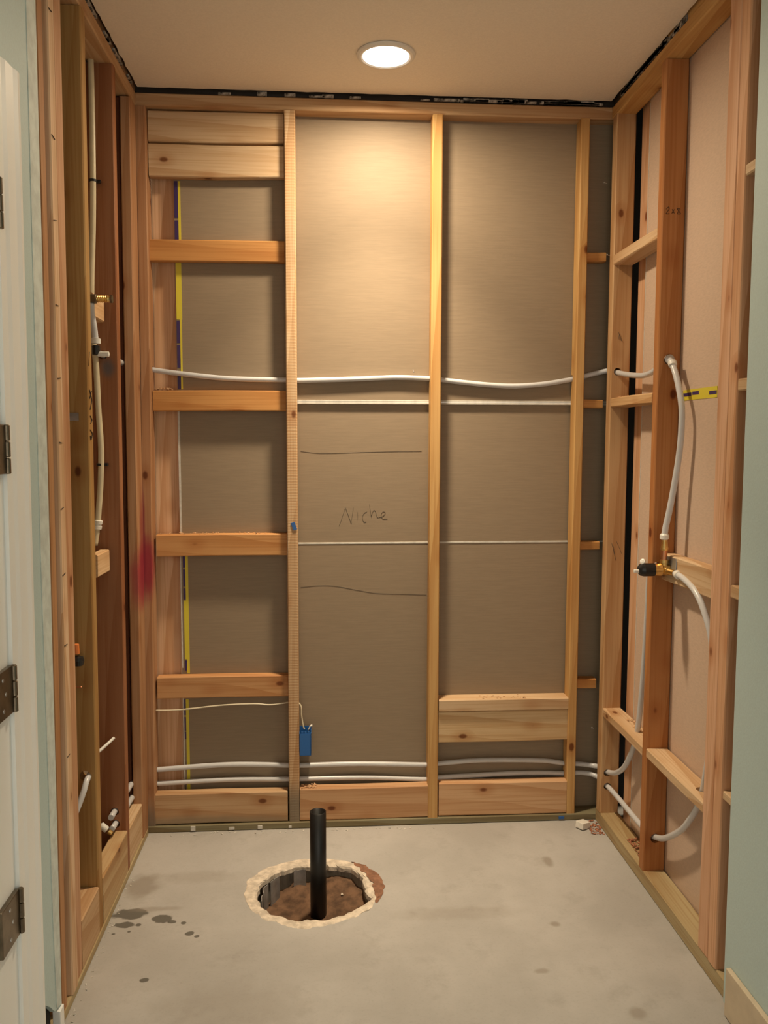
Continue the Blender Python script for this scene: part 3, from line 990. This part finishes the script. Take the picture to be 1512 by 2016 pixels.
# shower riser: from the valve up, through the right studs, along the back wall and into the left wall
XR = W + 0.035
riser_pts = [(-0.048, -0.345, 1.566), (-0.048, -0.20, 1.566), (-0.045, -0.02, 1.562), (-0.020, 0.0440, 1.557), (0.023, 0.0455, 1.552), (0.105, 0.0455, 1.541), (0.269, 0.0455, 1.525),
             (0.452, 0.0445, 1.5215), (0.497, 0.0445, 1.520), (0.687, 0.0455, 1.526), (0.823, 0.0455, 1.532), (0.934, 0.0445, 1.529), (0.976, 0.0445, 1.525),
             (1.114, 0.0455, 1.511), (1.218, 0.0455, 1.506), (1.322, 0.0455, 1.513), (1.418, 0.0440, 1.529), (1.462, 0.0440, 1.540), (1.510, 0.034, 1.552),
             (1.538, 0.018, 1.557), (1.546, -0.030, 1.549), (1.553, -0.100, 1.537), (1.556, -0.174, 1.528), (1.556, -0.260, 1.522), (1.556, -0.340, 1.530),
             (1.556, -0.425, 1.552)]
riser = tag(tube('shower_pipe', riser_pts, PR, 'pex', seg=12, sub=6), 'white plastic water pipe running across the back wall at chest height', 'pipe')
drop_pts = [(1.556, -0.432, 1.553), (1.557, -0.452, 1.547), (1.558, -0.472, 1.525), (1.558, -0.502, 1.483), (1.558, -0.532, 1.418), (1.558, -0.535, 1.349), (1.557, -0.526, 1.279),
            (1.552, -0.515, 1.206), (1.544, -0.506, 1.132), (1.536, -0.501, 1.080), (1.534, -0.500, 1.050)]
drop = tag(tube('riser_pipe', drop_pts, PR, 'pex', seg=12, sub=6), 'white plastic pipe curving down the stud into the brass valve', 'pipe')
lathe('crimp_ring', [(0, 0.0095), (0.001, 0.0118), (0.013, 0.0118), (0.014, 0.0095)], (1.5575, -0.466, 1.5335), (0.0, 0.55, 0.83), 'white_plastic', drop, 20)
lathe('elbow_collar', [(0, 0.0085), (0.001, 0.0135), (0.006, 0.0135), (0.007, 0.0085)], (1.556, -0.4415, 1.553), (0, -1, 0), 'steel', drop, 20)
lathe('crimp_ring', [(0, 0.0095), (0.003, 0.0125), (0.013, 0.0125), (0.017, 0.0095)], (1.5340, -0.500, 1.047), (0, 0, 1), 'white_plastic', drop, 20)

# mixing valve
vz = 0.962
VX = 1.536
va = tag(empty('shower_valve', (VX, -0.500, vz)), 'brass shower mixing valve with black cap on the stud', 'valve')
lathe('valve_body', [(-0.030, 0.012), (-0.029, 0.0175), (-0.010, 0.0185), (-0.006, 0.0155), (0.012, 0.0155), (0.020, 0.012), (0.022, 0.004)], (VX, -0.5, vz), (1, 0, 0), 'brass', va, 28)
lathe('inlet_port', [(0.0, 0.010), (0.018, 0.010), (0.019, 0.0125), (0.028, 0.0125), (0.029, 0.009)], (VX, -0.5, vz), (0, 0, 1), 'brass', va, 20)
lathe('riser_stub', [(0.0, 0.0088), (0.034, 0.0088)], (VX - 0.001, -0.5, vz + 0.029), (0, 0, 1), 'copper', va, 20)
lathe('riser_nipple', [(0.0, 0.0095), (0.004, 0.0108), (0.016, 0.0085), (0.030, 0.0075)], (VX - 0.001, -0.5, vz + 0.055), (0, 0, 1), 'brass', va, 20)
lathe('side_port', [(0.0, 0.0115), (0.016, 0.0115), (0.017, 0.009), (0.040, 0.0085)], (VX, -0.5, vz - 0.002), (0.35, -0.93, -0.05), 'brass', va, 20)
lathe('side_port', [(0.0, 0.0115), (0.018, 0.0115), (0.019, 0.009), (0.042, 0.0085)], (VX, -0.5, vz - 0.002), (0.05, 1, 0.0), 'brass', va, 20)
cap = lathe('cartridge_cap', [(0.0, 0.012), (0.0005, 0.0185), (0.030, 0.0188), (0.040, 0.0165), (0.046, 0.010), (0.047, 0.004)], (VX - 0.029, -0.5, vz), (-1, 0, 0), 'black_plastic', va, 28)
lathe('spindle', [(0.0, 0.0055), (0.012, 0.0055), (0.013, 0.004)], (VX - 0.075, -0.503, vz - 0.003), (-1, 0, 0), 'white_plastic', cap, 16)
lathe('stop_ring', [(0.0, 0.004), (0.001, 0.0075), (0.006, 0.0075), (0.007, 0.004)], (VX - 0.060, -0.497, vz + 0.022), (-0.6, -0.6, 0.4), 'white_plastic', va, 16)
box('mount_bracket', va, (VX + 0.014, -0.545, vz - 0.010), (VX + 0.019, -0.475, vz + 0.036), 'steel', 0.001)
box('test_plug', va, (VX + 0.016, -0.552, vz + 0.004), (VX + 0.030, -0.532, vz + 0.030), 'black_plastic', 0.003)

# hot supply: along the back wall, out of the first right stud and up behind the second to the valve
hot_pts = [(-0.050, -0.345, 0.215), (-0.050, -0.18, 0.210), (-0.048, -0.02, 0.203), (-0.022, 0.040, 0.201), (0.010, 0.046, 0.202), (0.250, 0.050, 0.212), (0.451, 0.046, 0.206),
           (0.493, 0.046, 0.204), (0.70, 0.050, 0.203), (0.942, 0.046, 0.194), (0.974, 0.046, 0.198), (1.10, 0.050, 0.204), (1.22, 0.050, 0.203), (1.35, 0.050, 0.197), (1.419, 0.046, 0.188),
           (1.475, 0.044, 0.184), (1.515, 0.034, 0.182), (1.538, 0.014, 0.183), (1.545, -0.030, 0.187), (1.552, -0.070, 0.196), (1.556, -0.120, 0.218), (1.557, -0.177, 0.259),
           (1.557, -0.228, 0.318), (1.557, -0.262, 0.372), (1.557, -0.290, 0.450), (1.555, -0.322, 0.620), (1.550, -0.350, 0.800), (1.545, -0.368, 0.905), (1.541, -0.395, 0.952), (1.539, -0.430, 0.960), (1.538, -0.462, 0.960)]
hot = tag(tube('hot_water_pipe', hot_pts, PR, 'pex', seg=12, sub=6), 'upper of the two white pipes running low along the back wall', 'pipe')
cold_pts = [(-0.048, -0.345, 0.180), (-0.048, -0.18, 0.168), (-0.046, -0.02, 0.156), (-0.020, 0.042, 0.152), (0.009, 0.048, 0.152), (0.249, 0.052, 0.158), (0.450, 0.047, 0.156), (0.492, 0.047, 0.156),
            (0.72, 0.052, 0.152), (0.939, 0.047, 0.142), (0.974, 0.047, 0.147), (1.22, 0.053, 0.152), (1.35, 0.053, 0.151), (1.420, 0.047, 0.150), (1.475, 0.044, 0.152),
            (1.515, 0.034, 0.150), (1.538, 0.012, 0.145), (1.546, -0.030, 0.140), (1.553, -0.080, 0.136), (1.557, -0.163, 0.133), (1.558, -0.312, 0.133), (1.558, -0.400, 0.139), (1.558, -0.445, 0.151),
            (1.558, -0.514, 0.182), (1.558, -0.613, 0.252), (1.558, -0.673, 0.314), (1.558, -0.715, 0.371), (1.558, -0.742, 0.430), (1.557, -0.772, 0.560), (1.556, -0.780, 0.700), (1.556, -0.762, 0.820),
            (1.552, -0.722, 0.890), (1.550, -0.672, 0.931), (1.550, -0.600, 0.952), (1.550, -0.543, 0.958)]
cold = tag(tube('cold_water_pipe', cold_pts, PR, 'pex', seg=12, sub=6), 'lower of the two white pipes running low along the back wall', 'pipe')
lathe('crimp_ring', [(0, 0.0095), (0.001, 0.0118), (0.014, 0.0118), (0.015, 0.0095)], (1.551, -0.552, 0.9570), (0.0, -1.0, -0.09), 'white_plastic', cold, 20)

drill(b1, [((0.475, 0.0440, 1.521), 'x'), ((0.475, 0.046, 0.205), 'x'), ((0.475, 0.047, 0.156), 'x')], 0.0115)
drill(b2, [((0.951, 0.0440, 1.527), 'x'), ((0.951, 0.046, 0.196), 'x'), ((0.951, 0.047, 0.1445), 'x')], 0.0115)
drill(b3, [((1.436, 0.0435, 1.533), 'x'), ((1.436, 0.045, 0.187), 'x'), ((1.436, 0.047, 0.151), 'x')], 0.0115)
drill(b0, [((0.0, 0.0420, 1.554), 'x'), ((0.0, 0.046, 0.202), 'x'), ((0.0, 0.047, 0.152), 'x')], 0.0115)
drill(r0, [((1.546, -0.030, 1.549), 'y'), ((1.545, -0.030, 0.188), 'y'), ((1.546, -0.030, 0.140), 'y')], 0.0125)
drill(r1, [((1.556, -0.425, 1.553), 'y'), ((1.539, -0.425, 0.960), 'y'), ((1.558, -0.425, 0.146), 'y')], 0.0145)
drill(bk[(-0.811, 0.393)], [((1.558, -0.733, 0.407), 'z')], 0.0150)
drill(l2, [((-0.048, -0.28, 1.566), 'y'), ((-0.050, -0.28, 0.213), 'y'), ((-0.048, -0.28, 0.175), 'y')], 0.0125)

# ivory pipe strapped to the left stud
YL = -0.314
iv = [(-0.056, YL, 2.385), (-0.056, YL, 2.25), (-0.058, YL - .002, 2.05), (-0.063, YL, 1.91), (-0.070, YL, 1.78), (-0.073, YL - 0.002, 1.66), (-0.069, YL - .004, 1.60), (-0.064, YL, 1.53),
      (-0.061, YL - .002, 1.42), (-0.056, YL - .003, 1.30), (-0.061, YL, 1.20), (-0.069, YL, 1.115), (-0.074, YL, 1.07), (-0.082, YL, 1.02)]
# the run above the drop ear and the run below it
ip = tag(tube('ivory_pipe', iv, 0.0085, 'pex_old', seg=12, sub=6), 'tall ivory plastic pipe strapped to the dark left stud', 'pipe')
for (x, z) in ((-0.059, 2.045), (-0.060, 1.253)):
    st_ = lathe('pipe_clamp', [(0, 0.0088), (0.0005, 0.0108), (0.0075, 0.0108), (0.008, 0.0088)], (x, YL, z - 0.004), (0, 0, 1), 'black_plastic', ip, 20)
    box('clamp_ear', st_, (x + 0.008, -0.312, z - 0.004), (x + 0.020, -0.302, z + 0.004), 'black_plastic', 0.001)
lathe('coupling', [(0, 0.0090), (0.002, 0.0125), (0.011, 0.0125), (0.012, 0.0105), (0.016, 0.0105), (0.017, 0.0125), (0.026, 0.0125), (0.028, 0.009)], (-0.0745, YL, 1.066), (0.17, 0, 1), 'white_plastic', ip, 20)
# brass shower ear with its pipe
YB, ZB = -0.460, 1.698
ear = tag(empty('brass_shower_ear', (-0.033, YB, ZB)), 'threaded brass pipe stub pointing out of the left wall', 'fitting')
lathe('thread', [(0.0, 0.0085)] + [(0.003 + 0.0025 * i, 0.0078 + (0.0022 if i % 2 else 0)) for i in range(12)] + [(0.036, 0.0075), (0.0365, 0.005)], (-0.021, YB, ZB), (1, 0, 0), 'brass', ear, 20)
lathe('end_ring', [(0.0, 0.008), (0.0005, 0.0105), (0.006, 0.0105), (0.0065, 0.006)], (0.0155, YB, ZB), (1, 0, 0), 'hinge', ear, 20)
lathe('elbow_body', [(-0.012, 0.008), (-0.010, 0.0125), (0.010, 0.0125), (0.012, 0.009)], (-0.031, YB, ZB), (1, 0, 0), 'hinge', ear, 20)
dp = tag(tube('shower_stub_pipe', [(-0.034, YB, 1.686), (-0.034, YB, 1.66), (-0.029, YB, 1.625), (-0.026, YB, 1.590)], 0.0085, 'pex', seg=12), 'short white pipe under the brass stub on the left wall', 'pipe')
lathe('crimp_ring', [(0, 0.009), (0.001, 0.0125), (0.014, 0.0125), (0.015, 0.009)], (-0.0255, YB, 1.580), (0.05, 0, 1), 'white_plastic', dp, 20)
lathe('elbow', [(-0.012, 0.007), (-0.010, 0.0105), (0.012, 0.0105), (0.014, 0.007)], (-0.025, YB, 1.562), (0, 0, 1), 'black_plastic', dp, 20)
lathe('elbow_branch', [(0.0, 0.0072), (0.028, 0.0072), (0.029, 0.005)], (-0.020, YB, 1.553), (1, 0, 0), 'white_plastic', dp, 20)

# cable ends and stubs low on the left wall
cs = tag(tube('cable_stub', [(-0.085, -0.370, 0.415), (-0.060, -0.335, 0.432), (-0.045, -0.305, 0.442)], 0.0045, 'white_plastic', seg=8), 'short white cable end entering the dark left stud', 'cable')
cw = tag(empty('capped_wire', (-0.046, -0.640, 0.78)), 'orange and black capped stub behind the near left studs', 'fitting')
lathe('black_cap', [(0, 0.006), (0.001, 0.0135), (0.014, 0.0165), (0.022, 0.013), (0.025, 0.005)], (-0.046, -0.640, 0.753), (0.05, 0, 1), 'black_plastic', cw, 20)
lathe('orange_sleeve', [(0, 0.006), (0.002, 0.009), (0.026, 0.008), (0.027, 0.005)], (-0.049, -0.640, 0.782), (0.0, 0, 1), 'orange', cw, 16)
tag(tube('bent_supply_pipe', [(-0.034, -0.600, 0.452), (-0.035, -0.630, 0.446), (-0.038, -0.650, 0.425), (-0.048, -0.668, 0.392), (-0.062, -0.690, 0.355)], 0.0075, 'pex', seg=12), 'white pipe bending out of the hole in the near left stud', 'pipe')
drill(l1, [((-0.044, -0.595, 0.452), 'y')], 0.014)
tag(tube('copper_wire', [(-0.070, -0.645, 0.715), (-0.055, -0.645, 0.700), (-0.036, -0.645, 0.698)], 0.0018, 'copper', seg=6), 'thin bare wire curling out behind the near left studs', 'wire')
pv = tag(empty('pipe_valve', (-0.062, -0.335, 0.17)), 'small white and brass pipe fitting above the left floor plate', 'fitting')
lathe('valve_body', [(0, 0.006), (0.002, 0.010), (0.024, 0.010), (0.026, 0.006)], (-0.080, -0.348, 0.196), (0.75, 0, -0.65), 'white_plastic', pv, 16)
lathe('brass_end', [(0, 0.006), (0.001, 0.008), (0.012, 0.008), (0.013, 0.005)], (-0.058, -0.348, 0.176), (0.75, 0, -0.65), 'brass', pv, 16)

# ================================================================== electrical
tag(tube('power_cable', [(0.012, 0.030, 0.4145), (0.060, 0.030, 0.414), (0.118, 0.030, 0.417), (0.237, 0.030, 0.428), (0.340, 0.030, 0.430), (0.391, 0.032, 0.4255), (0.430, 0.034, 0.428), (0.475, 0.036, 0.433),
                         (0.4975, 0.034, 0.420), (0.5005, 0.032, 0.385), (0.506, 0.030, 0.350), (0.510, 0.030, 0.338)], 0.0042, plain_mat('ivory_cable', (0.66, 0.60, 0.45), 0.45), seg=8, sub=6, flat=0.6),
    'thin ivory cable crossing the lowest left bay to the blue box', 'cable')
drill(b1, [((0.475, 0.035, 0.433), 'x')], 0.008)
eb = tag(empty('outlet_box', (0.514, 0.02, 0.25)), 'blue plastic electrical box nailed to the stud behind the drain pipe', 'box')
bx0, bx1, by0, by1, bz0, bz1 = 0.4935, 0.533, 0.004, 0.052, 0.254, 0.330
box('box_side', eb, (bx0, by0, bz0), (bx0 + 0.002, by1, bz1), 'blue_box')
box('box_side', eb, (bx1 - 0.002, by0, bz0), (bx1, by1, bz1), 'blue_box')
box('box_bottom', eb, (bx0, by0, bz0), (bx1, by1, bz0 + 0.002), 'blue_box')
box('box_face', eb, (bx0, by0, bz0), (bx1, by0 + 0.002, bz1), 'blue_box')
box('box_back', eb, (bx0, by1 - 0.002, bz0), (bx1, by1, bz1 + 0.012), 'blue_box')
for k, x in enumerate((0.500, 0.511, 0.521)):
    box('clamp_tab', eb, (x, by0 + 0.001, bz1 - 0.002), (x + 0.007, by0 + 0.003, bz1 + 0.008), 'blue_box')
tag(tube('paper_sheath', [(0.5235, 0.030, 0.335), (0.530, 0.028, 0.349), (0.536, 0.026, 0.352)], 0.005, 'white_plastic', seg=8, flat=0.4), 'scrap of white cable sheath in the blue box', 'cable')

# ================================================================== drain pipe and loose bits
dpipe = tag(tube('drain_pipe', [(0.5590, -0.400, -0.16), (0.5585, -0.400, 0.05), (0.5585, -0.400, 0.2405)], 0.0238, 'abs', seg=40, hollow=0.0205, smooth=False), 'upright black drain pipe standing in the floor hole', 'pipe')
fb = box('foam_block', None, (-0.020, -0.016, -0.011), (0.020, 0.016, 0.011), 'foam', 0.002)
fb.matrix_basis = Matrix.Translation((1.460, -0.062, 0.0125)) @ Matrix.Rotation(0.6, 4, 'Z') @ Matrix.Rotation(0.12, 4, 'Y')
tag(fb, 'small white block lying on the concrete near the corner', 'block')
ts = box('tape_scrap', None, (-0.0065, -0.001, -0.013), (0.0065, 0.001, 0.013), 'blue_tape', 0.0004)
ts.matrix_basis = Matrix.Translation((0.4810, -0.0025, 1.0395)) @ Matrix.Rotation(-0.35, 4, 'Y')
tag(ts, 'scrap of blue tape on the pale back wall stud', 'tape')
bl = box('blue_tape_dab', None, (1.392, -0.0045, 0.006), (1.412, -0.0022, 0.016), 'blue_tape', 0.001)
tag(bl, 'dab of blue on the greenish bottom plate', 'tape')


def chips(name, label, mat, lo, hi, n, size, seed, heap=0.0):
    rnd = random.Random(seed)
    vs, fs = [], []
    lo, hi = Vector(lo), Vector(hi)
    for _ in range(n):
        u, v = rnd.random(), rnd.random()
        c = Vector((lo.x + (hi.x - lo.x) * u, lo.y + (hi.y - lo.y) * v, lo.z))
        c.z += rnd.random() * heap * (1 - abs(2 * u - 1)) + size * 0.30
        s = size * rnd.uniform(0.4, 1.0)
        R = Matrix.Rotation(rnd.uniform(0, 6.3), 3, 'Z') @ Matrix.Rotation(rnd.uniform(-0.5, 0.5), 3, 'X') @ Matrix.Rotation(rnd.uniform(-0.4, 0.4), 3, 'Y')
        b = len(vs)
        for dx in (-1, 1):
            for dy in (-1, 1):
                for dz in (-1, 1):
                    vs.append(c + R @ Vector((dx * s, dy * s * 0.4, dz * s * 0.16)))
        for f in ((0, 1, 3, 2), (4, 6, 7, 5), (0, 4, 5, 1), (2, 3, 7, 6), (0, 2, 6, 4), (1, 5, 7, 3)):
            fs.append(tuple(b + k for k in f))
    o = link(name, mesh_from(name, vs, fs), mat)
    tag(o, label, 'wood shavings', kind='stuff')
    return o


chips('wood_shavings', 'heap of shavings on the block under the white pipe', 'chip', (0.032, 0.028, 1.486), (0.085, 0.055, 1.486), 60, 0.0055, 1, 0.010)
chips('wood_shavings', 'pale crumbs on the block level with the red spray mark', 'chip', (0.032, 0.028, 1.012), (0.40, 0.060, 1.012), 40, 0.0045, 2, 0.002)
chips('wood_shavings', 'shavings on the floor block behind the drain pipe', 'chip', (0.50, 0.008, 0.138), (0.55, 0.038, 0.138), 30, 0.005, 3, 0.006)
chips('wood_shavings', 'reddish shavings on the bottom plate of the pipe wall', 'red_chip', (W + 0.022, -0.385, 0.047), (W + 0.062, -0.250, 0.047), 110, 0.006, 4, 0.008)
chips('wood_shavings', 'reddish shavings on the concrete beside the white block', 'red_chip', (1.478, -0.115, 0.0), (1.520, -0.012, 0.0), 60, 0.006, 5, 0.002)
chips('wood_shavings', 'crumbs on the low block the curved pipe rises through', 'chip', (W + 0.035, -0.28, 0.416), (W + 0.062, -0.18, 0.416), 26, 0.005, 6, 0.006)
chips('wood_shavings', 'crumbs on the short block under the drilled pipe hole', 'chip', (W + 0.006, -0.20, 1.463), (W + 0.060, -0.07, 1.463), 26, 0.0045, 8, 0.002)
chips('wood_shavings', 'crumbs on the pale shelf block in the back wall', 'chip', (1.10, 0.006, 0.4385), (1.27, 0.05, 0.4385), 24, 0.004, 9, 0.002)
chips('plaster_crumbs', 'white plaster crumbs scattered on the concrete along the back plate', 'gypsum', (0.06, -0.030, 0.0), (0.95, -0.006, 0.0), 40, 0.0045, 10, 0.0)
chips('plaster_crumbs', 'pale crumbs scattered on the concrete along the left plate', 'gypsum', (-0.010, -0.93, 0.0), (0.004, -0.30, 0.0), 30, 0.0035, 11, 0.0)
